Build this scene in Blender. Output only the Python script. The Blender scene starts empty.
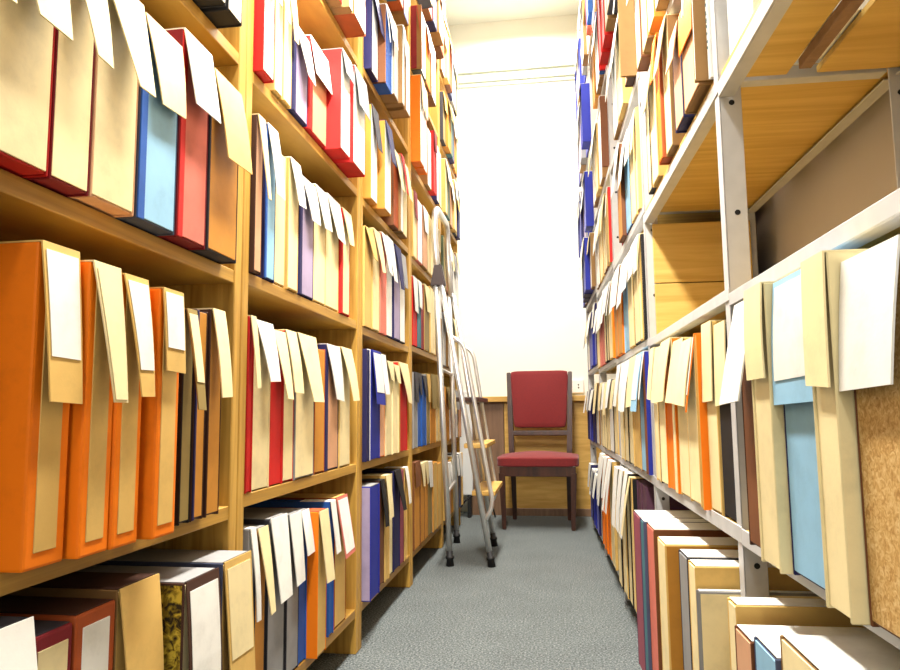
import bpy, bmesh, math, random
from mathutils import Vector, Matrix
random.seed(7)
C = bpy.context.scene.collection
S = .78
CAMZ = .78
F_PX = 705.5
CX, CY = 450.0, 335.0
PITCH, YAW, ROLL = .10741, .14382, -.0100

# ---------------------------------------------------------------- camera frame
def cam_axes():
    cp, sp, cy, sy = math.cos(PITCH), math.sin(PITCH), math.cos(YAW), math.sin(YAW)
    F = Vector((-sy*cp, cy*cp, sp)); R0 = Vector((cy, sy, 0)); U0 = R0.cross(F)
    c, s = math.cos(ROLL), math.sin(ROLL)
    return c*R0 + s*U0, -s*R0 + c*U0, F
CR, CU, CF = cam_axes()
def proj(x, y, z):
    d = Vector((x, y, z-CAMZ)); w = d.dot(CF)
    return CX+F_PX*d.dot(CR)/w, CY-F_PX*d.dot(CU)/w
def ray(u, v):
    return CF + CR*((u-CX)/F_PX) - CU*((v-CY)/F_PX)

# the two aisle faces of the shelving (x as a function of y)
XL0, TL = -.6525, 0.0
XR0, TR = .3295, math.tan(-.01867)
def face_x(side, y, ov=0.0):
    return XL0+TL*y+ov if side == 'L' else XR0+TR*y-ov
def y_at(side, u, z, ov=0.0):
    """distance along the aisle where the face at height z is seen in column u"""
    lo, hi = .35, 9.0
    for _ in range(40):
        m = (lo+hi)/2
        uu = proj(face_x(side, m, ov), m, z)[0]
        if (uu < u) == (side == 'L'): lo = m
        else: hi = m
    return (lo+hi)/2
def z_at(side, y, v, ov=0.0):
    lo, hi = -1.0, 5.0
    x = face_x(side, y, ov)
    for _ in range(40):
        m = (lo+hi)/2
        if proj(x, y, m)[1] > v: lo = m
        else: hi = m
    return (lo+hi)/2

# ---------------------------------------------------------------- materials
def lin(c):
    c /= 255.0
    return c/12.92 if c <= .04045 else ((c+.055)/1.055)**2.4
def rgb(t): return tuple(lin(v) for v in t)+(1.0,)
COL = {
 'orange': (252,128,8), 'tan': (226,184,104), 'cream': (246,226,172), 'white': (246,243,234), 'red': (204,34,30),
 'crimson': (132,30,40), 'paleblue': (150,196,224), 'blue': (40,92,176), 'navy': (38,36,84), 'lilac': (176,160,190),
 'grey': (150,148,146), 'charcoal': (58,56,62), 'black': (26,23,24), 'brown': (120,72,40), 'ochre': (206,140,52),
 'salmon': (222,122,104), 'rust': (176,82,36), 'khaki': (150,128,72), 'card': (150,112,64), 'teal': (70,120,130),
 'plum': (94,58,76), 'rose': (150,72,88), 'lavender': (120,124,206), 'pinkish': (224,170,130), 'slate': (78,86,112), 'royal': (36,46,150),
 'darkbrown': (74,46,34), 'green': (96,110,84)}
WORD = {'paleblue': 'pale-blue', 'navy': 'navy-blue', 'royal': 'deep-blue', 'card': 'cardboard-brown', 'darkbrown': 'dark-brown', 'pinkish': 'peach',
        'marble': 'marbled', 'teal': 'grey-blue', 'speckle': 'mottled-tan'}
def word(k): return WORD.get(k, k)
_m = {}
def new_mat(name):
    m = bpy.data.materials.new(name); m.use_nodes = True
    nt = m.node_tree; b = nt.nodes['Principled BSDF']
    return m, nt, b
def node(nt, t, **kw):
    n = nt.nodes.new(t)
    for k, v in kw.items():
        if k in n.inputs: n.inputs[k].default_value = v
        else: setattr(n, k, v)
    return n
def ramp(nt, stops):
    r = nt.nodes.new('ShaderNodeValToRGB'); e = r.color_ramp.elements
    while len(e) < len(stops): e.new(.5)
    for i, (p, c) in enumerate(stops): e[i].position = p; e[i].color = c
    return r
def scale(c, k): return tuple(min(1, v*k) for v in c[:3])+(1,)
def paper(key):
    """bookcloth, board and paper: faint mottling and fibre bump"""
    if key in _m: return _m[key]
    m, nt, b = new_mat('paper_'+key)
    tc = node(nt, 'ShaderNodeTexCoord')
    if key in ('marble', 'speckle'):
        n = node(nt, 'ShaderNodeTexNoise', Scale=70.0 if key == 'marble' else 170.0, Detail=3.0, Distortion=1.2)
        if key == 'marble': st = [(.38, rgb((46,34,12))), (.5, rgb((150,122,28))), (.62, rgb((214,182,60)))]
        else: st = [(.3, rgb((176,128,66))), (.5, rgb((210,166,98))), (.7, rgb((232,200,140)))]
        r = ramp(nt, st)
    else:
        c = rgb(COL[key])
        n = node(nt, 'ShaderNodeTexNoise', Scale=14.0, Detail=6.0, Roughness=.65)
        r = ramp(nt, [(.3, scale(c, .86)), (.5, c), (.72, scale(c, 1.06))])
    oi = node(nt, 'ShaderNodeObjectInfo')
    va = node(nt, 'ShaderNodeVectorMath', operation='ADD')
    nt.links.new(tc.outputs['Object'], va.inputs[0]); nt.links.new(oi.outputs['Random'], va.inputs[1])
    nt.links.new(va.outputs[0], n.inputs['Vector'])
    nt.links.new(n.outputs['Fac'], r.inputs['Fac'])
    mr = node(nt, 'ShaderNodeMapRange'); mr.inputs[3].default_value = .9; mr.inputs[4].default_value = 1.05
    nt.links.new(oi.outputs['Random'], mr.inputs[0])
    hv = node(nt, 'ShaderNodeHueSaturation')
    nt.links.new(mr.outputs[0], hv.inputs['Value']); nt.links.new(r.outputs['Color'], hv.inputs['Color'])
    nt.links.new(hv.outputs['Color'], b.inputs['Base Color'])
    b.inputs['Roughness'].default_value = .62
    b.inputs['Specular IOR Level'].default_value = .3
    f = node(nt, 'ShaderNodeTexNoise', Scale=260.0, Detail=2.0)
    nt.links.new(tc.outputs['Object'], f.inputs['Vector'])
    bp = node(nt, 'ShaderNodeBump', Strength=.12, Distance=.001)
    nt.links.new(f.outputs['Fac'], bp.inputs['Height']); nt.links.new(bp.outputs['Normal'], b.inputs['Normal'])
    _m[key] = m
    return m
def wood(name, dark, light, sc=(2, 2, 30), rough=.5, bump=.08):
    if name in _m: return _m[name]
    m, nt, b = new_mat(name)
    tc = node(nt, 'ShaderNodeTexCoord'); mp = node(nt, 'ShaderNodeMapping'); mp.inputs['Scale'].default_value = sc
    nt.links.new(tc.outputs['Object'], mp.inputs['Vector'])
    n = node(nt, 'ShaderNodeTexNoise', Scale=1.6, Detail=7.0, Roughness=.6, Distortion=.6)
    nt.links.new(mp.outputs[0], n.inputs['Vector'])
    r = ramp(nt, [(.3, rgb(dark)), (.65, rgb(light))])
    nt.links.new(n.outputs['Fac'], r.inputs['Fac']); nt.links.new(r.outputs['Color'], b.inputs['Base Color'])
    b.inputs['Roughness'].default_value = rough
    bp = node(nt, 'ShaderNodeBump', Strength=bump, Distance=.002)
    nt.links.new(n.outputs['Fac'], bp.inputs['Height']); nt.links.new(bp.outputs['Normal'], b.inputs['Normal'])
    _m[name] = m
    return m
def plain(name, c, rough=.5, metal=0.0, mott=.06, sc=8.0):
    if name in _m: return _m[name]
    m, nt, b = new_mat(name)
    tc = node(nt, 'ShaderNodeTexCoord'); n = node(nt, 'ShaderNodeTexNoise', Scale=sc, Detail=5.0)
    nt.links.new(tc.outputs['Object'], n.inputs['Vector'])
    c = rgb(c); r = ramp(nt, [(.3, scale(c, 1-mott)), (.7, scale(c, 1+mott))])
    nt.links.new(n.outputs['Fac'], r.inputs['Fac']); nt.links.new(r.outputs['Color'], b.inputs['Base Color'])
    b.inputs['Roughness'].default_value = rough; b.inputs['Metallic'].default_value = metal
    _m[name] = m
    return m
W_SHELF = wood('honey_wood_boards', (148,104,34), (198,152,64), (3, .8, 22))
W_SHADE = wood('shade_darkened_wood', (66,42,22), (92,62,34), (8, 8, 2))  # back-panel wood darkened to carry the deep shade inside the shelves
W_POST = wood('honey_wood_uprights', (166,120,40), (212,166,76), (30, 30, 1.5))
W_PLY = wood('plywood', (198,156,72), (224,186,102), (1.3, 22, 22))
W_CHAIR = wood('walnut_stain', (42,22,15), (76,42,28), (16, 16, 3), rough=.35)
W_COUNTER = wood('counter_wood', (196,146,62), (226,180,96), (2, 20, 20))
W_BROWN = wood('brown_panel_wood', (112,84,62), (146,112,84), (14, 14, 1.5))
M_WALL = plain('white_paint', (240,240,228), .7, 0, .015, 3)
M_TRIM = plain('pale_green_moulding_paint', (200,206,190), .6, 0, .015, 3)
M_BEIGE = plain('beige_wall_paint', (196,188,182), .8, 0, .05, 3)
M_STEEL = plain('pale_painted_steel', (196,194,192), .42, 0, .06, 30)
M_ALU = plain('brushed_aluminium_tube', (226,224,220), .36, .8, .05, 40)
M_RUBBER = plain('black_rubber', (22,21,21), .6)
M_GRIP = plain('brown_plastic', (66,50,48), .45)
M_BLACK = plain('black_hole', (12,12,12), .8)
M_WHITEPLASTIC = plain('white_plastic', (236,236,232), .35, 0, .02)

def fabric(name, c):
    m, nt, b = new_mat(name)
    tc = node(nt, 'ShaderNodeTexCoord')
    n = node(nt, 'ShaderNodeTexNoise', Scale=220.0, Detail=3.0); nt.links.new(tc.outputs['Object'], n.inputs['Vector'])
    c = rgb(c); r = ramp(nt, [(.3, scale(c, .75)), (.7, scale(c, 1.15))])
    nt.links.new(n.outputs['Fac'], r.inputs['Fac']); nt.links.new(r.outputs['Color'], b.inputs['Base Color'])
    b.inputs['Roughness'].default_value = .85; b.inputs['Sheen Weight'].default_value = .25
    bp = node(nt, 'ShaderNodeBump', Strength=.3, Distance=.001)
    nt.links.new(n.outputs['Fac'], bp.inputs['Height']); nt.links.new(bp.outputs['Normal'], b.inputs['Normal'])
    return m
M_REDFAB = fabric('red_upholstery', (124,20,20))
def carpet():
    m, nt, b = new_mat('grey_carpet')
    tc = node(nt, 'ShaderNodeTexCoord')
    n = node(nt, 'ShaderNodeTexNoise', Scale=150.0, Detail=4.0, Roughness=.7); nt.links.new(tc.outputs['Object'], n.inputs['Vector'])
    r = ramp(nt, [(.36, rgb((52,58,58))), (.5, rgb((94,100,99))), (.64, rgb((148,152,149)))])
    n2 = node(nt, 'ShaderNodeTexNoise', Scale=5.0, Detail=3.0); nt.links.new(tc.outputs['Object'], n2.inputs['Vector'])
    r2 = ramp(nt, [(.3, (.85, .85, .85, 1)), (.7, (1, 1, 1, 1))]); nt.links.new(n2.outputs['Fac'], r2.inputs['Fac'])
    mx = node(nt, 'ShaderNodeMix', data_type='RGBA', blend_type='MULTIPLY'); mx.inputs[0].default_value = 1
    nt.links.new(n.outputs['Fac'], r.inputs['Fac'])
    nt.links.new(r.outputs['Color'], mx.inputs[6]); nt.links.new(r2.outputs['Color'], mx.inputs[7])
    nt.links.new(mx.outputs[2], b.inputs['Base Color'])
    b.inputs['Roughness'].default_value = .95
    bp = node(nt, 'ShaderNodeBump', Strength=.5, Distance=.004)
    nt.links.new(n.outputs['Fac'], bp.inputs['Height']); nt.links.new(bp.outputs['Normal'], b.inputs['Normal'])
    return m
M_CARPET = carpet()

# ---------------------------------------------------------------- mesh helpers
def abox(bm, x0, x1, y0, y1, z0, z1, bev=0.0):
    t = bmesh.new()
    bmesh.ops.create_cube(t, size=1.0)
    for v in t.verts:
        v.co = Vector((x0+(v.co.x+.5)*(x1-x0), y0+(v.co.y+.5)*(y1-y0), z0+(v.co.z+.5)*(z1-z0)))
    if bev > 0:
        bmesh.ops.bevel(t, geom=list(t.edges), offset=min(bev, .45*min(x1-x0, y1-y0, z1-z0)), segments=2 if bev > .0025 else 1, affect='EDGES', profile=.6)
    merge(bm, t)
def merge(bm, t):
    mp = {}
    for v in t.verts: mp[v] = bm.verts.new(v.co)
    for f in t.faces:
        nf = bm.faces.new([mp[v] for v in f.verts]); nf.smooth = f.smooth
    t.free()
def tube(bm, pts, r, seg=12, round_=.0, cap=True):
    P = [Vector(p) for p in pts]
    if round_ > 0 and len(P) > 2:
        Q = [P[0]]
        for i in range(1, len(P)-1):
            a, b, c = P[i-1], P[i], P[i+1]
            d1 = min(round_, .45*(a-b).length); d2 = min(round_, .45*(c-b).length)
            s, e = b+(a-b).normalized()*d1, b+(c-b).normalized()*d2
            for k in range(7):
                t = k/6; Q.append((1-t)**2*s+2*t*(1-t)*b+t*t*e)
        Q.append(P[-1]); P = Q
    rad = r if isinstance(r, (list, tuple)) else [r]*len(P)
    rings = []; up = None
    for i, p in enumerate(P):
        d = (P[min(i+1, len(P)-1)]-P[max(i-1, 0)]).normalized()
        if up is None: up = d.orthogonal().normalized()
        up = (up-d*up.dot(d)).normalized(); sd = d.cross(up)
        rings.append([bm.verts.new(p+(up*math.cos(2*math.pi*k/seg)+sd*math.sin(2*math.pi*k/seg))*rad[i]) for k in range(seg)])
    for a, b in zip(rings, rings[1:]):
        for k in range(seg):
            f = bm.faces.new((a[k], a[(k+1) % seg], b[(k+1) % seg], b[k])); f.smooth = True
    if cap:
        bm.faces.new(rings[0][::-1]); bm.faces.new(rings[-1])
def prism(bm, a, b):
    """frustum between two 4-corner loops"""
    A = [bm.verts.new(p) for p in a]; B = [bm.verts.new(p) for p in b]
    for k in range(4): bm.faces.new((A[k], A[(k+1) % 4], B[(k+1) % 4], B[k]))
    bm.faces.new(A[::-1]); bm.faces.new(B)
def obj(name, bm, mat, parent=None):
    bmesh.ops.recalc_face_normals(bm, faces=bm.faces)
    me = bpy.data.meshes.new(name); bm.to_mesh(me); bm.free()
    me.materials.append(mat)
    o = bpy.data.objects.new(name, me); C.objects.link(o)
    if parent: o.parent = parent
    return o
def tag(o, label=None, cat=None, group=None, kind=None):
    if label: o['label'] = label
    if cat: o['category'] = cat
    if group: o['group'] = group
    if kind: o['kind'] = kind
    return o
def thing(name, label, cat, loc=(0, 0, 0), rz=0.0, group=None):
    o = bpy.data.objects.new(name, None); o.empty_display_size = .05; C.objects.link(o)
    o.location = loc; o.rotation_euler = (0, 0, rz)
    return tag(o, label, cat, group)
def box_obj(name, ext, mat, parent=None, bev=0.0):
    bm = bmesh.new(); abox(bm, *ext, bev=bev); return obj(name, bm, mat, parent)
def struct(name, ext, mat, bev=0.0):
    return tag(box_obj(name, ext, mat, None, bev), kind='structure')

# ---------------------------------------------------------------- room shell
XW0, XW1, YW0, YW1, ZC = -1.02, .668, -2.6, 5.56, 4.0
struct('floor', (XW0-.1, XW1+.1, YW0-.1, YW1+.1, -.1, 0), M_CARPET)
struct('ceiling', (XW0-.1, XW1+.1, YW0-.1, YW1+.1, ZC, ZC+.1), M_WALL)
struct('wall_left', (XW0-.1, XW0, YW0-.1, YW1+.1, 0, ZC), M_WALL)
struct('wall_right', (XW1, XW1+.1, YW0-.1, YW1+.1, 0, ZC), M_BEIGE)
struct('wall_back', (XW0, XW1, YW1, YW1+.1, 0, ZC), M_WALL)
struct('wall_front', (XW0, XW1, YW0-.1, YW0, 0, ZC), M_WALL)
# picture rail moulding across the back wall
bm = bmesh.new()
abox(bm, XW0, XW1, YW1-.04, YW1, 3.47, 3.56, .008); abox(bm, XW0, XW1, YW1-.065, YW1, 3.54, 3.575, .01); abox(bm, XW0, XW1, YW1-.02, YW1, 3.44, 3.475, .006)
tag(obj('trim_1', bm, M_TRIM), kind='structure')

# ---------------------------------------------------------------- left: wooden bookcases
BAYS_L = [(.42, 1.4065), (1.4105, 2.341), (2.345, 3.215), (3.219, 4.12), (4.124, 4.93)]
UP = .032
SH_L = [[.14, .594, 1.078, 1.556, 2.03, 2.5, 2.95],
        [.142, .609, 1.087, 1.551, 2.023, 2.5, 2.95],
        [.142, .609, 1.078, 1.541, 2.032, 2.51, 2.97],
        [.142, .607, 1.091, 1.517, 1.985, 2.46, 2.93],
        [.142, .60, 1.05, 1.52, 1.99, 2.45, 2.91]]
BW = ['nearest', 'second', 'third', 'fourth', 'farthest']
TOPZ_L = 3.42
DEP_L = .31
for b, (ya, yb) in enumerate(BAYS_L):
    t = thing('wooden_bookcase', ['honey-coloured wooden bookcase nearest the camera on the left side of the aisle',
        'honey-coloured wooden bookcase second from the camera along the left side',
        'honey-coloured wooden bookcase in the middle of the left row, before the stepladder',
        'honey-coloured wooden bookcase directly behind the stepladder on the left side',
        'honey-coloured wooden bookcase at the far end of the left row near the white wall'][b], 'bookcase',
        (XL0-DEP_L/2, (ya+yb)/2, 0), 0, 'wooden bookcases along the left side')
    ox, oy = XL0-DEP_L/2, (ya+yb)/2
    for (p, q) in ((ya, ya+UP), (yb-UP, yb)):
        bm = bmesh.new(); abox(bm, -DEP_L/2, DEP_L/2, p-oy, q-oy, 0, TOPZ_L, .002); obj('side_panel', bm, W_POST, t)
    for z in SH_L[b]+[TOPZ_L]:
        bm = bmesh.new(); abox(bm, -DEP_L/2, DEP_L/2-.002, ya+UP-oy, yb-UP-oy, z-.028, z, .0015); obj('shelf', bm, W_SHELF, t)
    bm = bmesh.new(); abox(bm, -DEP_L/2-.006, -DEP_L/2, ya-oy, yb-oy, .1, TOPZ_L); obj('back_panel', bm, W_SHADE, t)

# ---------------------------------------------------------------- right: metal shelving with plywood boards
POSTS_R = [.36, 1.262, 2.162, 3.062, 3.962, 4.862]
SH_R = [[.075, .579, .975, 1.375, 1.75, 2.15, 2.6, 3.05],
        [.075, .581, .985, 1.385, 1.74, 2.15, 2.6, 3.05],
        [.075, .583, .99, 1.40, 1.83, 2.27, 2.7, 3.13],
        [.075, .585, 1.0, 1.42, 1.85, 2.3, 2.75, 3.18],
        [.075, .585, 1.03, 1.47, 1.82, 2.32, 2.79, 3.2]]
DEP_R, TOPZ_R, FL = .322, 3.5, .038
ROT_R = math.pi-math.atan(TR)
ANG = -math.atan(TR)
rack = thing('metal_shelving', 'long pale-painted metal shelving rack with plywood boards along the right side', 'shelving', (XR0, 0, 0), ANG)
def steel(name, boxes, bev=.0008, mat=None):
    bm = bmesh.new()
    for e in boxes: abox(bm, *e, bev=bev)
    return obj(name, bm, mat or M_STEEL, rack)
TH = .003
for y in POSTS_R:
    for k, xs in enumerate((0, DEP_R)):
        if k == 0: po = steel('post', [(0, TH, y, y+FL*.8, 0, TOPZ_R), (0, FL, y, y+TH, 0, TOPZ_R)])
        else: po = steel('post', [(xs-TH, xs, y, y+FL*.8, 0, TOPZ_R), (xs-FL, xs, y, y+TH, 0, TOPZ_R)])
        bm = bmesh.new()
        for i in range(17):
            for a in (0,):
                z = .12+i*.2
                xc = FL*.55 if k == 0 else xs-FL*.55
                tube(bm, [(xc, y-.0008, z), (xc, y+.001, z)], .005, 10)
        h = obj('bolt_holes', bm, M_BLACK, po)
for b in range(5):
    ya, yb = POSTS_R[b], POSTS_R[b+1]
    for r, z in enumerate(SH_R[b]+[TOPZ_R]):
        fh = .020 if r == 2 else .025; dz = -.02 if (b < 2 and r == 3) else 0.0
        steel('front_rail', [(-.002, .001, ya-.002, yb-.002, z-fh+dz, z+.002+dz), (.001, .025, ya+FL, yb-.002, z-fh+dz, z-fh+TH+dz)])
        steel('rear_rail', [(DEP_R-.004, DEP_R-.001, ya+FL, yb-.002, z-fh, z+.002), (DEP_R-.028, DEP_R-.004, ya+FL, yb-.002, z-fh, z-fh+TH)])
        steel('cross_rail', [(FL, DEP_R-FL, ya+.004, ya+.007, z-fh, z-.002), (FL, DEP_R-FL, ya+.007, ya+.03, z-fh, z-fh+TH)])
        if b < 3 and r == 3 or (b == 0 and r >= 3):
            # two planks with a gap between them
            if b == 0:
                steel('shelf_board', [(.004, .115, ya+.005, yb-.004, z-.012, z)], .001, W_PLY)
                steel('shelf_board', [(.165, DEP_R-.006, ya+.005, yb-.004, z-.012, z)], .001, W_PLY)
                steel('batten', [(.115, .135, ya+.04, yb-.06, z-.03, z-.012)], .001, W_BROWN)
                continue
        steel('shelf_board', [(.004, DEP_R-.006, ya+.005, yb-.004, z-.012, z)], .001, W_PLY)
# plywood partition closing the empty bay at its far end
steel('end_board', [(.02, DEP_R-.02, 2.149, 2.159, .99, 1.152)], .001, W_PLY)
steel('end_board', [(.02, DEP_R-.02, 2.149, 2.159, 1.155, 1.335)], .001, W_PLY)

# ---------------------------------------------------------------- files and books
ORD = ['first', 'second', 'third', 'fourth', 'fifth', 'sixth', 'seventh', 'eighth', 'ninth', 'tenth', 'eleventh', 'twelfth', 'thirteenth', 'fourteenth']
ROWW = ['bottom', 'second', 'third', 'fourth', 'fifth', 'sixth', 'seventh', 'eighth']
COUNT = [0]
def sheet_grid(bm, rows, thick):
    """rows: list of (p_near, p_far) points; makes a thin solid strip"""
    g = [[bm.verts.new(a+(b-a)*k/3) for k in range(4)] for a, b in rows]
    fs = []
    for r1, r2 in zip(g, g[1:]):
        for k in range(3): fs.append(bm.faces.new((r1[k], r1[k+1], r2[k+1], r2[k])))
    bmesh.ops.recalc_face_normals(bm, faces=fs)
    bmesh.ops.solidify(bm, geom=fs, thickness=thick)
def file_item(side, loc, rz, w, h, d, case, front, flap, label, cat, group, name, o):
    """local frame: +X towards the aisle, Y along the shelf, Z up; ns = side nearer the camera"""
    ns = -1 if side == 'L' else 1
    root = thing(name, label, cat, loc, rz, group)
    if o.get('lean'): root.rotation_euler = (o['lean']*(-ns), 0, rz)
    bt = min(.003, w*.12)
    m = o.get('m', 0)
    bm = bmesh.new()
    if m:
        abox(bm, -d, 0, -w/2, w/2, 0, h, .004)
        mg = m*w
    else:
        abox(bm, -d+.004, -.003, -w/2+bt*.8, w/2-bt*.8, .003, h-.003, .0008)
        for s in (-1, 1):
            a, b = sorted((s*w/2, s*(w/2-bt)))
            abox(bm, -d, .0, a, b, 0, h, .0016)
        mg = bt
    obj('case', bm, paper(case), root)
    if front != case:
        bm = bmesh.new()
        abox(bm, -.003 if not m else -.001, -.0008 if not m else .0012, -w/2+mg+.0004, w/2-mg-.0004, .006 if not m else .05*h, h-.004 if not m else h*.95, .0006)
        obj('front_panel', bm, paper(front), root)
    if o.get('s'):
        bm = bmesh.new(); y0, y1 = sorted((ns*(w/2), ns*(w/2+.0007)))
        abox(bm, -d+.004, -.004, y0, y1, .004, h-.004); obj('side_panel', bm, paper(o['s']), root)
    if o.get('t'):
        bm = bmesh.new(); abox(bm, -d+.003, -.003, -w/2+.003, w/2-.003, h, h+.0012); obj('light_toned_top', bm, paper(o['t']), root)  # top sheet; its white and dark tones include painted-in light and shade
    if o.get('st'):                                                  # narrow near-edge strip of the front; blue ones include the board's painted shadow
        bm = bmesh.new(); sw = w*.17; y0, y1 = sorted((ns*(w/2-.001), ns*(w/2-sw)))
        abox(bm, -.001, .0022, y0, y1, .002, h-.002, .0008); obj('near_strip', bm, paper(o['st']), root)
    if o.get('sb'):
        bm = bmesh.new(); y0, y1 = -w/2+mg, w/2-mg
        q = h*.16; abox(bm, -.0008, .0006, y0+.003, y1-.003, h*.72-q, h*.72+q, .0003); obj('label', bm, paper(o['sb']), root)
    if flap:
        col, fl, tp = flap[0], float(flap[1]), float(flap[2])
        lab = flap[3] if len(flap) > 3 else None; lf = float(flap[4]) if len(flap) > 4 else 1.0
        L = fl*h; a = o.get('sw', random.uniform(.08, .17)); bul = random.uniform(.0, .02)
        yn, yf = ns*(w/2-.0008), -ns*(w/2-.0008)
        skew = random.uniform(-.06, .06) if fl < .8 else 0
        def P(s, u, off=0.0):
            # s along the flap downwards, u 0 near .. 1 far
            x = .0035+L*(s*math.sin(a)+bul*math.sin(math.pi*min(1, s))) + off
            z = h+.0015-L*s*math.cos(a)
            n0 = yn+(yf-yn)*tp*s
            return Vector((x, n0+(yf-n0)*u, z-skew*w*u*s))
        rows = [(Vector((-.09, yn, h+.0015)), Vector((-.09, yf, h+.0015))), (Vector((-.004, yn, h+.0018)), Vector((-.004, yf, h+.0018)))]
        if o.get('t'): rows = []
        for i in range(7):
            s = i/6; rows.append((P(s, 0), P(s, 1)))
        bm = bmesh.new()
        sheet_grid(bm, rows, .0022)
        f = obj('flap', bm, paper(col), root)
        if lab:
            bm = bmesh.new(); rows = []
            for i in range(6):
                s = .05+(lf-.07)*i/5; rows.append((P(s, .07, .0012), P(s, .93, .0012)))
            sheet_grid(bm, rows, .0009)
            obj('label', bm, paper(lab), f)
    COUNT[0] += 1
    return root

OCC = {}
def describe(case, front, flap, o):
    kind = 'box file' if flap else 'book'
    c = word(front) if not o.get('m') else word(case)
    if flap:
        if len(flap) > 3: d = f'{c} {kind} with {word(flap[3])} label'
        else: d = f'{c} {kind} with {word(flap[0])} flap'
        if o.get('s'): d = f'{c} {kind} with {word(o["s"])} side'
    else:
        d = f'{word(case)} book' if case == front else f'{c} book in {word(case)} boards'
        if o.get('s'): d = f'{c} book with {word(o["s"])} side'
    return d
def row(side, bay, r, text, ov=0.0, depth=.27):
    zs = (SH_L if side == 'L' else SH_R)[bay][r]
    nxt = (SH_L if side == 'L' else SH_R)[bay][r+1] if r < 6 else zs+.45
    if side == 'L': lo, hi = BAYS_L[bay][0]+UP+.002, BAYS_L[bay][1]-UP-.002
    else: lo, hi = POSTS_R[bay]+.032, POSTS_R[bay+1]-.003
    cur = lo
    items = []
    for line in text.strip().splitlines():
        f = line.split()
        o = {}
        for t in f[6:]:
            k, v = t.split('=')
            try: o[k] = float(v)
            except ValueError: o[k] = v
        iov = o.get('ov', ov)
        zz = zs+.12
        if f[0].startswith('@'): ya, yb = float(f[0][1:]), float(f[1][1:])
        else: ya, yb = y_at(side, float(f[0]), zz, iov), y_at(side, float(f[1]), zz, iov)
        if iov > 0 and o.get('free'): pass
        else:
            ya, yb = max(ya, cur), min(yb, hi)
        if yb-ya < .006:
            yb = ya+.012
            if yb > hi: continue
        cur = yb
        if f[2] == '-': h = random.uniform(.315, .345)
        elif f[2].startswith('h'): h = float(f[2][1:])
        else: h = z_at(side, ya, float(f[2]), iov)-zs
        h = max(.18, min(h, nxt-zs-.036))
        n = 1 if yb-ya < (.2 if bay < 3 else .17) or bay == 0 else math.ceil((yb-ya)/.15)       # a far run of look-alikes is several files
        for k in range(n):
            ok = dict(o)
            if k: ok.pop('s', None); ok.pop('ink', None)
            fk = None if f[5] == '-' else f[5].split(':')
            items.append((ya+(yb-ya)*k/n, ya+(yb-ya)*(k+1)/n, h-(random.uniform(0, .016) if k else 0), f[3], f[4], fk, iov, ok))
    put(side, bay, r, items, zs, depth)
def put(side, bay, r, items, zs, depth):
    grp = f"files on the {ROWW[r]} shelf of the {BW[bay]} {'left' if side == 'L' else 'right'} bay"
    for ya, yb, h, case, front, flap, iov, o in items:
        key = (side, bay, r); OCC[key] = OCC.get(key, 0)+1
        n = ORD[min(OCC[key]-1, 13)]
        ym = (ya+yb)/2; w = yb-ya-.0016
        d = min(depth+iov, (DEP_L if side == 'L' else DEP_R)-.012+iov)
        lab = f"{describe(case, front, flap, o)}, {n} from near end, {ROWW[r]} shelf, {BW[bay]} {'left' if side == 'L' else 'right'} bay"
        if side == 'L' and bay == 3 and r < 5: o.setdefault('sw', .03)
        x = face_x(side, ym, iov)
        rz = 0.0 if side == 'L' else ROT_R
        it = file_item(side, (x+random.uniform(-.003, .003), ym, zs+.0005), rz+random.uniform(-.009, .009), w, h, d, case, front, flap, lab, 'box file' if flap else 'book', grp,
                  'box_file' if flap else 'book', o)
        if o.get('ink'): ink_marks(it, w, h)
def ink_marks(it, w, h):
    """the vertical line of faded blue characters on a white spine"""
    bm = bmesh.new(); rnd = random.Random(3)
    z = h*.2
    while z < h*.93:
        cw = w*.36; y0 = -w*.18+w*.12; g = rnd.uniform(.009, .014)
        for _ in range(3):
            k = rnd.random()
            if k < .5:
                yy = y0+rnd.uniform(0, cw*.6); abox(bm, .0002, .0012, yy, yy+cw*.35, z+g*rnd.uniform(0, .6), z+g*rnd.uniform(.65, .9))
            else:
                zz = z+g*rnd.uniform(.05, .7); abox(bm, .0002, .0012, y0, y0+cw, zz, zz+g*.22)
        z += g*1.25
    obj('handwriting', bm, paper('teal'), it)

# --- left, nearest bay
row('L', 0, 0, """
-40 20 640 charcoal white white:.6:.0 t=charcoal
22 65 640 crimson cream - m=.12 t=charcoal
67 109 617 rust white - m=.16 t=darkbrown
110 152 591 card tan tan:.42:.1 t=darkbrown
181 215 584 darkbrown cream darkbrown:.9:.0:white:.97 ov=.055 s=marble t=grey sw=.03
219 247 564 slate tan tan:.75:.12:cream:.66 ov=.05 t=grey sw=.06 free=1
""", ov=.02)
row('L', 0, 1, """
28 69 241 orange tan tan:.5:.15:white:.74 ov=.03 m=.22 sw=.07
83 113 261 orange tan cream:.49:.5:cream ov=.045 m=.2 sw=.1
114 142 274 orange tan tan:.46:.45:white:.8 ov=.05 m=.18 sw=.1
156 178 288 orange tan tan:.34:.08:white:.74 ov=.062 m=.16 sw=.06
180 191 309 black khaki khaki:.48:.2:cream:.75 ov=.03
192 204 309 darkbrown ochre - ov=.03 st=navy
206 219 309 darkbrown ochre cream:.44:.15 ov=.03
""", ov=.02)
row('L', 0, 2, """
-70 -8 - crimson cream cream:.5:.3 sw=.15
-8 54 - red cream cream:.44:.4 sw=.16
56 95 - crimson cream cream:.46:.55 sw=.17
95 138 - pinkish cream cream:.46:.6 sw=.17
140 178 - slate paleblue cream:.41:.35 st=blue
179 208 28 crimson salmon white:.37:.1 st=red
209 238 68 charcoal ochre tan:.5:.1
""", ov=.03)
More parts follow.
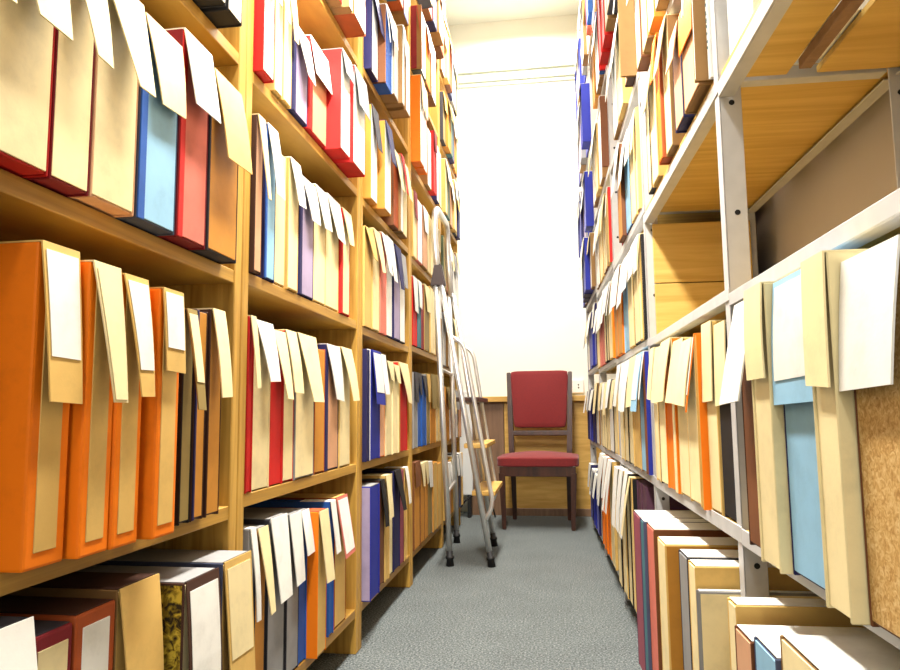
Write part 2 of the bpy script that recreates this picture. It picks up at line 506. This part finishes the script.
row('L', 0, 3, """
190 208 - black cream cream:.5:.2
210 228 - black white white:.5:.2 ov=.05
230 244 - black white white:.5:.2 ov=.05
""", ov=.03)
# --- left, second bay
row('L', 1, 0, """
246 252 530 grey white white:.5:.2
253 264 530 charcoal ochre cream:.5:.55 t=grey
267 284 520 charcoal grey white:.5:.3 t=grey
287 299 516 charcoal grey white:.46:.3 t=grey
299 307 512 blue blue white:.3:.1 t=grey
312 327 512.5 orange tan cream:.5:.1 ov=.03 t=rust
328 333 502 blue blue white:.4:.1
335 346 498.5 rust tan salmon:.48:.1:white:.95 t=tan
347 354 520 navy navy - ov=-.06
""", ov=.0)
row('L', 1, 1, """
244.5 251.7 316 red red cream:.42:.2
252 270 320 cream cream white:.37:.4
270.5 283 330 red red cream:.45:.5
283.5 294 330 red cream cream:.42:.1
294.5 313.5 333 grey cream cream:.48:.4
315 325 347 rust ochre -
326 339 344 navy pinkish white:.44:.4 st=navy
339.5 350.4 347 tan cream cream:.46:.4
""", ov=.0)
row('L', 1, 2, """
248 263 114 darkbrown pinkish cream:.53:.6 ov=.012
263.5 274.5 123 navy paleblue white:.46:.2 st=blue
275 286.5 146.6 tan cream -
287 297.5 157 tan cream white:.36:.3
298.5 313 175 navy lilac white:.36:.4 st=navy
313.5 326 184 tan cream white:.36:.4
326 339.5 193 tan cream white:.37:.4
340 349 207.5 red cream cream:.33:.5 st=red
""", ov=.0)
row('L', 1, 3, """
264 275 - red white white:.4:.1 ov=.021
276 284 - tan cream cream:.45:.5
284.5 292.5 - tan cream cream:.5:.5
293 308 21 navy lilac white:.52:.5 st=navy
309 327 35 red pinkish white:.4:.1 st=red
341 351 48 red white grey:.25:.1 ov=.055
353 365 65 red white grey:.4:.1 ov=.055
""", ov=.01)
row('L', 1, 4, """
320 330 - crimson crimson -
331 343 - card red white:.6:.3 ov=.04
345 353 - card white - ov=.06
354 366 - rust white white:.6:.1 ov=.065
""", ov=.02)
# --- left, third bay
row('L', 2, 0, """
370 379 487 royal royal - ov=.024 s=lilac t=grey
379 383.6 481 darkbrown brown black:.45:.2
383.8 389 476 tan tan cream:.42:.05 ov=.01
389 393 474 black cream -
393.5 400 471.5 navy navy black:.42:.5
400 403.8 470 brown rose -
404 407 468 tan tan white:.4:.3
""", ov=.005)
row('L', 2, 1, """
364 369 349 navy navy -
369.3 371 349 white white -
371.3 380 350 royal royal royal:.5:.0:white:.8
380.3 385.5 354 orange pinkish white:.4:.2
386 398 361 cream cream cream:.2:.5
398.5 407.5 362 red red cream:.45:.6 st=tan
""", ov=.012)
row('L', 2, 2, """
364.4 373 226 tan tan tan:.3:.5
373.3 380 228 tan cream cream:.42:.6
380.3 386 232 salmon salmon white:.4:.5
386.3 393 235 navy white white:.44:.5
393.5 399.5 244 navy lilac navy:.46:.5
400 405.5 252 charcoal white grey:.38:.5
""", ov=.008)
row('L', 2, 3, """
371 377.5 104 ochre white charcoal:.45:.3 ov=.024 s=ochre
385.5 392 120 ochre white navy:.45:.3 ov=.045 s=ochre
393 398 - brown rust cream:.5:.5 ov=.02
398.5 403 - card white red:.5:.4 ov=.03
403.3 407.5 - card cream cream:.5:.3 ov=.03
""", ov=.02)
row('L', 2, 4, """
371 378.5 - navy white navy:.5:.5 ov=.022 st=navy
379 385.5 - brown pinkish white:.5:.4 ov=.05
386 392 - blue blue white:.45:.1 ov=.05
393.5 399 - card white - ov=.06 s=white
400 405 - card white white:.4:.2 ov=.075
406 410 - card white - ov=.075
""", ov=.04)
row('L', 2, 5, """
378 388 - royal white blue:.5:.3
389 397 - teal white -
398 403 - rust orange orange:.5:.1 ov=.05
404 409 - card royal white:.5:.3 ov=.05
""", ov=.04)
# --- left, fourth bay (behind the stepladder)
row('L', 3, 0, """
413.5 419.5 463 brown ochre brown:.3:.1
420.6 428 464 brown ochre cream:.3:.6
428.3 432.6 463 grey khaki white:.35:.4
433 441.4 463 ochre tan - ov=.01
""", ov=.005)
row('L', 3, 1, """
413 417.4 372 grey grey charcoal:.4:.3
417.8 426 373 blue blue charcoal:.3:.7
426.5 430 374 grey khaki tan:.4:.4
430.5 435.5 374 ochre ochre khaki:.5:.2
436 441 375 tan cream khaki:.5:.2
""", ov=.005)
row('L', 3, 2, """
412.8 417 276 red red white:.5:.3
417.3 420.5 280 teal teal white:.4:.3
421 424 282 crimson crimson -
424.5 430 284 tan khaki cream:.4:.4
430.5 436 286 tan cream -
436.5 441 288 brown pinkish white:.4:.3
""", ov=.005)
row('L', 3, 3, """
412.8 417 - tan cream crimson:.4:.4
417.3 422 - salmon white -
422.4 427 - card pinkish white:.4:.3
427.4 433 - tan cream -
433.4 440 - card white cream:.4:.3
""", ov=.01)
row('L', 3, 4, """
417 427.5 66 orange white cream:.35:.3 ov=.045 s=orange
428 431.5 - card white -
432 436 - red red crimson:.3:.3 ov=.03
436.5 439 - navy white -
439.5 443 - card cream -
""", ov=.02)
row('L', 3, 5, """
413.5 417 - crimson white red:.4:.2 ov=.03
417.5 421 - card red - ov=.05
421.5 426 - charcoal white - ov=.05
426.5 431 - card orange white:.4:.3 ov=.05
431.5 436 - card white - ov=.05
""", ov=.04)
PAL_FAR = [('tan','cream','white'), ('card','white','cream'), ('brown','rust','cream'), ('ochre','ochre','khaki'), ('charcoal','khaki','tan'), ('red','red','white'),
           ('teal','green','cream'), ('grey','white','grey'), ('tan','tan','-'), ('card','pinkish','white'), ('navy','slate','white'), ('green','khaki','-')]
PAL_RIGHT = [('tan','cream','white'), ('card','white','white'), ('white','white','cream'), ('orange','ochre','white'), ('paleblue','paleblue','white'), ('black','cream','cream'),
             ('salmon','red','white'), ('tan','cream','cream'), ('black','white','white'), ('brown','pinkish','white'), ('blue','blue','white'), ('tan','white','-')]
PAL_BLUE = [('navy','lavender','white'), ('royal','lavender','white'), ('royal','royal','grey'), ('grey','lilac','white'), ('navy','navy','white'), ('card','white','cream')]
def fill(side, bay, r, y0, y1, pal, n, ov=(0, .03), h=(.31, .36), fl=(.35, .5)):
    zs = (SH_L if side == 'L' else SH_R)[bay][r]
    nxt = (SH_L if side == 'L' else SH_R)[bay][r+1] if r < 6 else zs+.43
    n = max(n, math.ceil((y1-y0)/.145)); ws = [random.uniform(.7, 1.3) for _ in range(n)]; k = (y1-y0)/sum(ws); y = y0; items = []
    last = None
    for w in ws:
        c = random.choice([p for p in pal if p is not last]); last = c
        f = None if c[2] == '-' else (c[2], random.uniform(*fl), random.uniform(.1, .5))
        hh = min(random.uniform(*h), nxt-zs-.04)
        items.append((y, y+w*k-.001, hh, c[0], c[1], f, random.uniform(*ov), {}))
        y += w*k
    put(side, bay, r, items, zs, .27)
for r, n in ((0, 6), (1, 6), (2, 6), (3, 6), (4, 7), (5, 7), (6, 6)):
    fill('L', 4, r, BAYS_L[4][0]+UP+.005, BAYS_L[4][1]-UP-.005, PAL_FAR, n, ov=(0, .025) if r < 4 else (.01, .035))
fill('L', 3, 6, BAYS_L[3][0]+UP+.005, BAYS_L[3][1]-UP-.005, PAL_FAR, 6, ov=(.04, .07))
# --- right, nearest bay
row('R', 0, 0, """
860 794 690 card cream - ov=.06 t=white
792 767 660 slate paleblue - ov=.06 t=white
765 747 643 brown pinkish - ov=.06 t=white
745.5 736 606 tan cream - ov=.055 t=white
""", ov=.03)
row('R', 0, 1, """
930 864 236 brown speckle white:.36:.1 ov=.03 sw=.08
851 818 252 cream cream cream:.38:.0 ov=.048 sw=.02
836 788 262 navy paleblue paleblue:.42:.0:white:.83 ov=.03 sw=.05 st=navy
778 757 283 cream cream cream:.34:.0 ov=.044 sw=.02
768 746 296 darkbrown brown white:.42:.0 ov=.026 sw=.2
""", ov=.03)
row('R', 0, 3, """
@1.08 @1.16 - white white cream:.5:.1 ov=-.01
@1.165 @1.235 - white white white:.5:.1 ov=-.012
""", ov=.03)
# --- right, second bay
row('R', 1, 0, """
721.7 702.6 592 grey grey - ov=.07 t=white s=cream
701.5 694 567 tan cream - ov=.07 t=white
693 684 558 charcoal grey - ov=.06 t=white
669.6 661.6 545 tan cream - ov=.075 t=white s=ochre
658 650.6 530 brown salmon - ov=.07 t=white
650 645 522 slate teal - ov=.075 t=white
644 636.6 518 plum rose - ov=.075 t=white
""", ov=.05)
row('R', 1, 1, """
732 720 321 charcoal black cream:.42:.0 sw=.03 ov=.0
719.5 709 321 tan cream cream:.42:.0 ov=.0 sw=.03
708 700 334 orange orange orange:.46:.1:white:.8 ov=.015 st=tan
699 688.5 338 tan cream cream:.42:.0
688 678 338 tan cream cream:.42:.0
677.5 667 338 orange orange cream:.42:.0 st=cream
666 659 346 black cream cream:.42:.1 ov=.012
658.5 654.5 346 tan cream cream:.4:.0
""", ov=.01)
row('R', 1, 3, """
718 704 -60 white white - ov=.008 ink=1
702 696 - card white white:.6:.2 ov=.03 lean=.02
695 681 -20 card pinkish orange:.44:.05 ov=.02 sw=.03
680 672 20 navy pinkish pinkish:.4:.05 ov=.02
671 665 - card cream cream:.4:.2
664 657 - rust orange orange:.35:.3 ov=.02
656 650 - tan cream cream:.4:.2
649.5 646.5 - charcoal cream white:.4:.2
""", ov=.01)
row('R', 1, 4, """
@1.3 @1.39 - tan cream cream:.4:.1
@1.4 @1.49 - card white white:.4:.1
@1.5 @1.58 - tan cream white:.4:.1
@1.6 @1.68 - card white cream:.4:.1
@1.7 @1.79 - ochre cream white:.4:.1
@1.8 @1.89 - card cream white:.4:.1
@1.9 @1.99 - brown cream white:.4:.1
""", ov=.03)
# --- right, third bay
row('R', 2, 0, """
651 640 487 plum plum - ov=-.005 t=plum
638 633.5 478 tan cream cream:.45:.1 ov=.012 s=black
632 628 472 black cream white:.5:.1 ov=.02 s=black
626.5 623 470 tan cream white:.5:.1 ov=.022 s=black
622 618 469 black cream white:.5:.1 ov=.022 s=black
""", ov=.05)
row('R', 2, 1, """
652 647 348 royal royal white:.4:.0
646.5 640.5 348 brown paleblue paleblue:.5:.0:white:.82 st=brown
640 633 350 tan tan cream:.45:.1
632.5 628.5 355 black cream white:.5:.1 s=black
628 624.5 358 black cream white:.5:.1
624 620.8 360 tan cream white:.45:.2 s=black
""", ov=.012)
row('R', 2, 2, """
649 645 - black cream cream:.35:.0
644.5 640 - tan cream white:.35:.0
639.5 634 - charcoal cream white:.35:.1 s=black
633.5 628.5 - tan cream white:.4:.1
628 623 - paleblue paleblue white:.5:.1
622.5 614.5 - orange ochre white:.45:.2
""", ov=.01)
row('R', 2, 3, """
648 642 - tan white -
641 635 - tan cream cream:.4:.1
634.5 630 - tan cream white:.4:.1
629.5 624.5 - navy paleblue white:.5:.3
624 618 - brown ochre white:.5:.3 ov=.02
""", ov=.01)
row('R', 2, 4, """
649 635 - card cream white:.35:.1 ov=.05
633 623 18 darkbrown pinkish pinkish:.5:.0 ov=.03 st=darkbrown sw=.02
622 617 - tan cream white:.5:.3
616.5 612 - card white white:.5:.3
""", ov=.02)
row('R', 2, 5, """
@2.2 @2.35 - tan cream white:.4:.1
@2.36 @2.48 - card white white:.4:.1
@2.5 @2.6 - charcoal khaki cream:.4:.1
@2.62 @2.72 - card khaki cream:.4:.1
@2.74 @2.86 - red red -
@2.88 @3.0 - red red white:.5:.2
""", ov=.04)
PAL_CB = [('black', 'cream', 'white'), ('tan', 'cream', 'cream'), ('charcoal', 'white', 'white'), ('brown', 'cream', 'cream')]
row('R', 3, 0, """
615 610.5 462 tan cream white:.5:.2
610 602.5 458 orange orange white:.42:.5
602 599 458 charcoal white white:.5:.2
598.8 596 458 navy lilac cream:.5:.2
""", ov=.015)
fill('R', 3, 1, POSTS_R[3]+.045, POSTS_R[4]-.006, PAL_CB, 6, ov=(.0, .02))
row('R', 3, 2, """
617 613 - orange ochre white:.45:.2
612.5 609 - tan cream white:.4:.3
608.5 605 - black cream white:.5:.2
604.5 600 - salmon salmon white:.48:.1
599.5 597 - tan cream white:.4:.3
""", ov=.012)
row('R', 3, 3, """
616 611 - red salmon white:.4:.3
610.5 607 - tan khaki -
606.5 603 - brown cream cream:.5:.2
602.5 599.5 - tan cream white:.4:.3
599 596 - card white white:.4:.3
""", ov=.012)
row('R', 3, 4, """
610.5 601.5 - brown ochre white:.3:.3 ov=.03
601 598.5 - card white -
598 596 - tan cream white:.4:.2
595.5 593 - card white cream:.5:.2
""", ov=.02)
row('R', 3, 5, """
609.5 601.5 - red red - ov=.03
601 598.5 - blue paleblue white:.4:.2
598 595 - card white white:.4:.2
594.5 592.5 - ochre ochre white:.4:.2
""", ov=.025)
fill('R', 3, 6, POSTS_R[3]+.045, POSTS_R[4]-.006, PAL_RIGHT, 6, ov=(.02, .05))
for r, n in ((0, 5), (1, 5), (2, 5), (3, 5), (4, 5), (5, 5), (6, 5)):
    fill('R', 4, r, POSTS_R[4]+.045, POSTS_R[5]-.006, PAL_BLUE, n, ov=(.0, .02) if r < 3 else (.01, .05))

# ---------------------------------------------------------------- stepladder
lad = thing('stepladder', 'aluminium tube stepladder with a hoop handle standing against the left bookcases', 'stepladder', (-.45, 3.9, 0))
def LT(name, pts, r=.015, rd=.0, mat=None, par=None):
    bm = bmesh.new(); tube(bm, [(p[0]+.45, p[1]-3.9, p[2]) for p in pts], r, 14, rd); return obj(name, bm, mat or M_ALU, par or lad)
YN, YF = 3.64, 4.19
# near frame: joint at the brown bracket
JN = (-.612, YN+.02, 1.48)
legs = [((-.604, YN+.02, 1.47), (-.539, YN, .03)), ((-.577, YN+.02, 1.47), (-.330, YN, .03)),
        ((-.606, YF-.02, 1.47), (-.590, YF+.08, .03)), ((-.580, YF-.02, 1.47), (-.362, YF, .03))]
for a, b in legs:
    l = LT('leg', [a, b])
    d = (Vector(b)-Vector(a)).normalized()
    e = Vector(b)
    bm = bmesh.new()
    q = e-Vector((.0, 0, 0))-Vector((-.45, 3.9, 0))
    tube(bm, [q-d*.045, q-d*.02, q-d*.0185, q-d*.006, q-d*.004, (q.x+d.x*.02, q.y, .0)], [.016, .016, .022, .022, .017, .021], 16)
    obj('rubber_foot', bm, M_RUBBER, l)
LT('handle', [(-.590, YN+.02, 1.50), (-.612, YN+.03, 1.70), (-.610, YN+.06, 1.89), (-.610, YF-.06, 1.90), (-.612, YF-.03, 1.72), (-.594, YF-.02, 1.46)], .018, .09)
for (x, y) in ((-.590, YN+.02),):
    bm = bmesh.new(); X, Y = x+.45, y-3.9
    prism(bm, [(X-.042, Y-.02, 1.44), (X+.042, Y-.02, 1.44), (X+.042, Y+.02, 1.44), (X-.042, Y+.02, 1.44)],
              [(X-.019, Y-.018, 1.56), (X+.019, Y-.018, 1.56), (X+.019, Y+.018, 1.56), (X-.019, Y+.018, 1.56)])
    bmesh.ops.bevel(bm, geom=list(bm.edges), offset=.006, segments=2, affect='EDGES'); obj('bracket', bm, M_GRIP, lad)
def on(leg, z):
    a, b = legs[leg]; t = (a[2]-z)/(a[2]-b[2]); return Vector(a)+(Vector(b)-Vector(a))*t
for lg in (1, 3):
    p0, p1 = on(lg, 1.17), on(lg, .22)
    o_ = Vector((.062, 0, 0))
    LT('side_rail', [p0, on(lg, 1.13)+o_, on(lg, .30)+o_, p1], .0115, .05)
for z in (.36, .60, .84):
    a, b = on(1, z), on(3, z)
    bm = bmesh.new(); x = (a.x+b.x)/2+.02
    abox(bm, x-.045+.45, x+.075+.45, YN+.014-3.9, YF-.014-3.9, z-.012, z+.012, .004); st = obj('step', bm, W_CHAIR if z > .7 else W_COUNTER, lad)
    LT('step_bracket', [(a.x, a.y+.012, z-.016), (b.x, b.y-.012, z-.016)], .008)
for z in (.36, 1.0):
    LT('cross_bar', [on(0, z), on(2, z)], .009)

# ---------------------------------------------------------------- chair
CXc, CYc = -.108, 4.97
ch = thing('dining_chair', 'dark wooden chair with red upholstered seat and back at the end of the aisle', 'chair', (CXc, CYc, 0), math.radians(-2))
def soft(name, x0, x1, y0, y1, z0, z1, dome, axis, mat, seg=14, edge=.02):
    bm = bmesh.new()
    bmesh.ops.create_cube(bm, size=1)
    bmesh.ops.subdivide_edges(bm, edges=list(bm.edges), cuts=seg, use_grid_fill=True)
    for v in bm.verts:
        u = v.co*2
        # superellipse rounding
        w = Vector((u.x, u.y, u.z))
        for a in range(3):
            oth = [abs(u[k]) for k in range(3) if k != a]
            w[a] = u[a]*(1-edge*sum(max(0, t-.75)**2*16 for t in oth))
        k = 1.0
        if axis == 'z' and u.z > .5: w.z += dome*(1-u.x**2)*(1-u.y**2)
        if axis == 'y': w.y += (dome if u.y < 0 else 0)*-(1-u.x**2)*(1-u.z**2)
        v.co = Vector(((x0+x1)/2+w.x*(x1-x0)/2, (y0+y1)/2+w.y*(y1-y0)/2, (z0+z1)/2+w.z*(z1-z0)/2))
    for f in bm.faces: f.smooth = True
    return obj(name, bm, mat, ch)
sf = -.23
soft('seat_cushion', -.272, .272, sf-.005, .215, .404, .474, .75, 'z', M_REDFAB, edge=.06)
bm = bmesh.new()
abox(bm, -.25, .25, sf+.004, sf+.026, .345, .414, .004); abox(bm, -.235, -.213, sf+.02, .19, .345, .412, .003)
abox(bm, .213, .235, sf+.02, .19, .345, .412, .003); abox(bm, -.22, .22, .17, .195, .345, .412, .003)
obj('seat_frame', bm, W_CHAIR, ch)
for s in (-1, 1):
    x = s*.236
    bm = bmesh.new()
    a = .02; b_ = .013
    prism(bm, [(x-s*.012-b_, sf-.002+.008, 0), (x-s*.012+b_, sf-.002+.008, 0), (x-s*.012+b_, sf+.032, 0), (x-s*.012-b_, sf+.032, 0)],
          [(x-a, sf, .37), (x+a, sf, .37), (x+a, sf+.042, .37), (x-a, sf+.042, .37)])
    bmesh.ops.bevel(bm, geom=list(bm.edges), offset=.004, segments=2, affect='EDGES'); obj('leg', bm, W_CHAIR, ch)
    # rear leg running up into the back post, raked
    xb = s*.195
    pts = [(xb, .235, 0, .014), (xb+s*.003, .205, .38, .018), (xb+s*.012, .215, .50, .019), (xb+s*.030, .277, 1.06, .015)]
    bm = bmesh.new()
    loops = [[bm.verts.new(p) for p in ((x-h, y-h*1.2, z), (x+h, y-h*1.2, z), (x+h, y+h*1.2, z), (x-h, y+h*1.2, z))] for x, y, z, h in pts]
    for l1, l2 in zip(loops, loops[1:]):
        for k in range(4): bm.faces.new((l1[k], l1[(k+1) % 4], l2[(k+1) % 4], l2[k]))
    bm.faces.new(loops[0][::-1]); bm.faces.new(loops[-1])
    bmesh.ops.bevel(bm, geom=list(bm.edges), offset=.004, segments=2, affect='EDGES'); obj('back_post', bm, W_CHAIR, ch)
bp = soft('back_cushion', -.2, .2, -.022, .022, -.205, .21, .5, 'y', M_REDFAB, edge=.035)
for v in bp.data.vertices: v.co.x *= 1+.06*(v.co.z/.2)
bp.location = (0, .249, .858); bp.rotation_euler = (math.radians(-6.3), 0, 0)
bm = bmesh.new(); abox(bm, -.2, .2, -.013, .013, -.018, .018, .005); o = obj('back_rail', bm, W_CHAIR, ch); o.location = (0, .228, .615); o.rotation_euler = (math.radians(-6), 0, 0)

# ---------------------------------------------------------------- end of the aisle: counter and small things
ct = thing('wooden_counter', 'low wooden counter with a pale top behind the red chair', 'counter', (0, 5.45, 0))
box_obj('worktop', (-.64, .64, -.10, .108, .845, .886), W_COUNTER, ct, .004)
box_obj('front_panel', (-.372, .64, -.06, -.035, .0, .845), W_COUNTER, ct, .002)
box_obj('dark_panel', (-.64, -.376, -.05, -.03, .0, .845), W_BROWN, ct, .002)
box_obj('end_panel', (-.64, -.615, -.03, .108, .0, .845), W_BROWN, ct, .002)
box_obj('plinth', (-.372, .64, -.07, -.06, .0, .055), W_BROWN, ct, .002)
wp = thing('heater_panel', 'flat white panel standing upright behind the stepladder legs', 'heater', (-.69, 5.3, 0))
box_obj('panel', (-.07, .085, -.03, .03, .16, .93), M_WHITEPLASTIC, wp, .008)
for x in (-.05, .06): box_obj('foot', (x-.012, x+.012, -.05, .05, 0, .165), M_RUBBER, wp, .003)
bm = bmesh.new(); tube(bm, [(-.80, 5.12, .01), (-.70, 5.10, .06), (-.62, 5.1, .17), (-.52, 5.12, .20), (-.46, 5.2, .12), (-.44, 5.25, .008)], .006, 8, .05)
tag(obj('cable', bm, M_RUBBER), 'black cable looping over the floor behind the stepladder', 'cable')
so = thing('power_socket', 'white twin power socket above the counter right of the chair', 'socket', (.165, 5.545, .96))
box_obj('face_plate', (-.07, .07, -.012, .012, -.05, .05), M_WHITEPLASTIC, so, .004)
for x in (-.03, .03):
    for z in (-.01, .012):
        bm = bmesh.new(); tube(bm, [(x, -.0135, z), (x, -.011, z)], .006, 10); obj('socket_hole', bm, M_BLACK, so)

# ---------------------------------------------------------------- lamps over the aisle (above the frame), the last added for the end wall
def lamp(x, y, z, power, wd=.14, ln=1.3):
    ld = bpy.data.lights.new('overhead_light', 'AREA'); ld.shape = 'RECTANGLE'; ld.size = wd; ld.size_y = ln
    ld.energy = power; ld.color = (1.0, .97, .91)
    lo = bpy.data.objects.new('overhead_light', ld); C.objects.link(lo); lo.location = (x, y, z)
lamp(-.28, 1.45, 2.5, 52, .14, 1.1)
lamp(-.2, -1.4, 2.6, 14)
lamp(-.2, 3.6, 3.6, 60, .2)
lamp(-.2, 4.8, 3.85, 32, .3, .9)  # added light that brightens the end wall
# soft fill light added behind the camera
ld = bpy.data.lights.new('rear_fill_light', 'AREA'); ld.shape = 'RECTANGLE'; ld.size = 1.2; ld.size_y = 1.6; ld.energy = 9; ld.color = (1, .98, .95)
lo = bpy.data.objects.new('rear_fill_light', ld); C.objects.link(lo); lo.location = (-.15, -2.3, 1.9); lo.rotation_euler = (math.radians(88), 0, 0)
w = bpy.data.worlds.new('world'); bpy.context.scene.world = w; w.use_nodes = True
w.node_tree.nodes['Background'].inputs[0].default_value = (.9, .92, 1, 1); w.node_tree.nodes['Background'].inputs[1].default_value = .05

# ---------------------------------------------------------------- camera
cd = bpy.data.cameras.new('camera'); cam = bpy.data.objects.new('camera', cd); C.objects.link(cam)
cd.sensor_width = 36; cd.lens = F_PX/900*36; cd.clip_start = .02
M = Matrix((CR, CU, -CF)).transposed().to_4x4(); M.translation = Vector((0, 0, CAMZ)); cam.matrix_world = M
sc = bpy.context.scene; sc.camera = cam
sc.view_settings.view_transform = 'Standard'; sc.view_settings.look = 'None'; sc.view_settings.gamma = 1; sc.view_settings.use_curve_mapping = False
sc.view_settings.exposure = 0.95
sc.cycles.max_bounces = 8; sc.cycles.diffuse_bounces = 2
print('files:', COUNT[0])
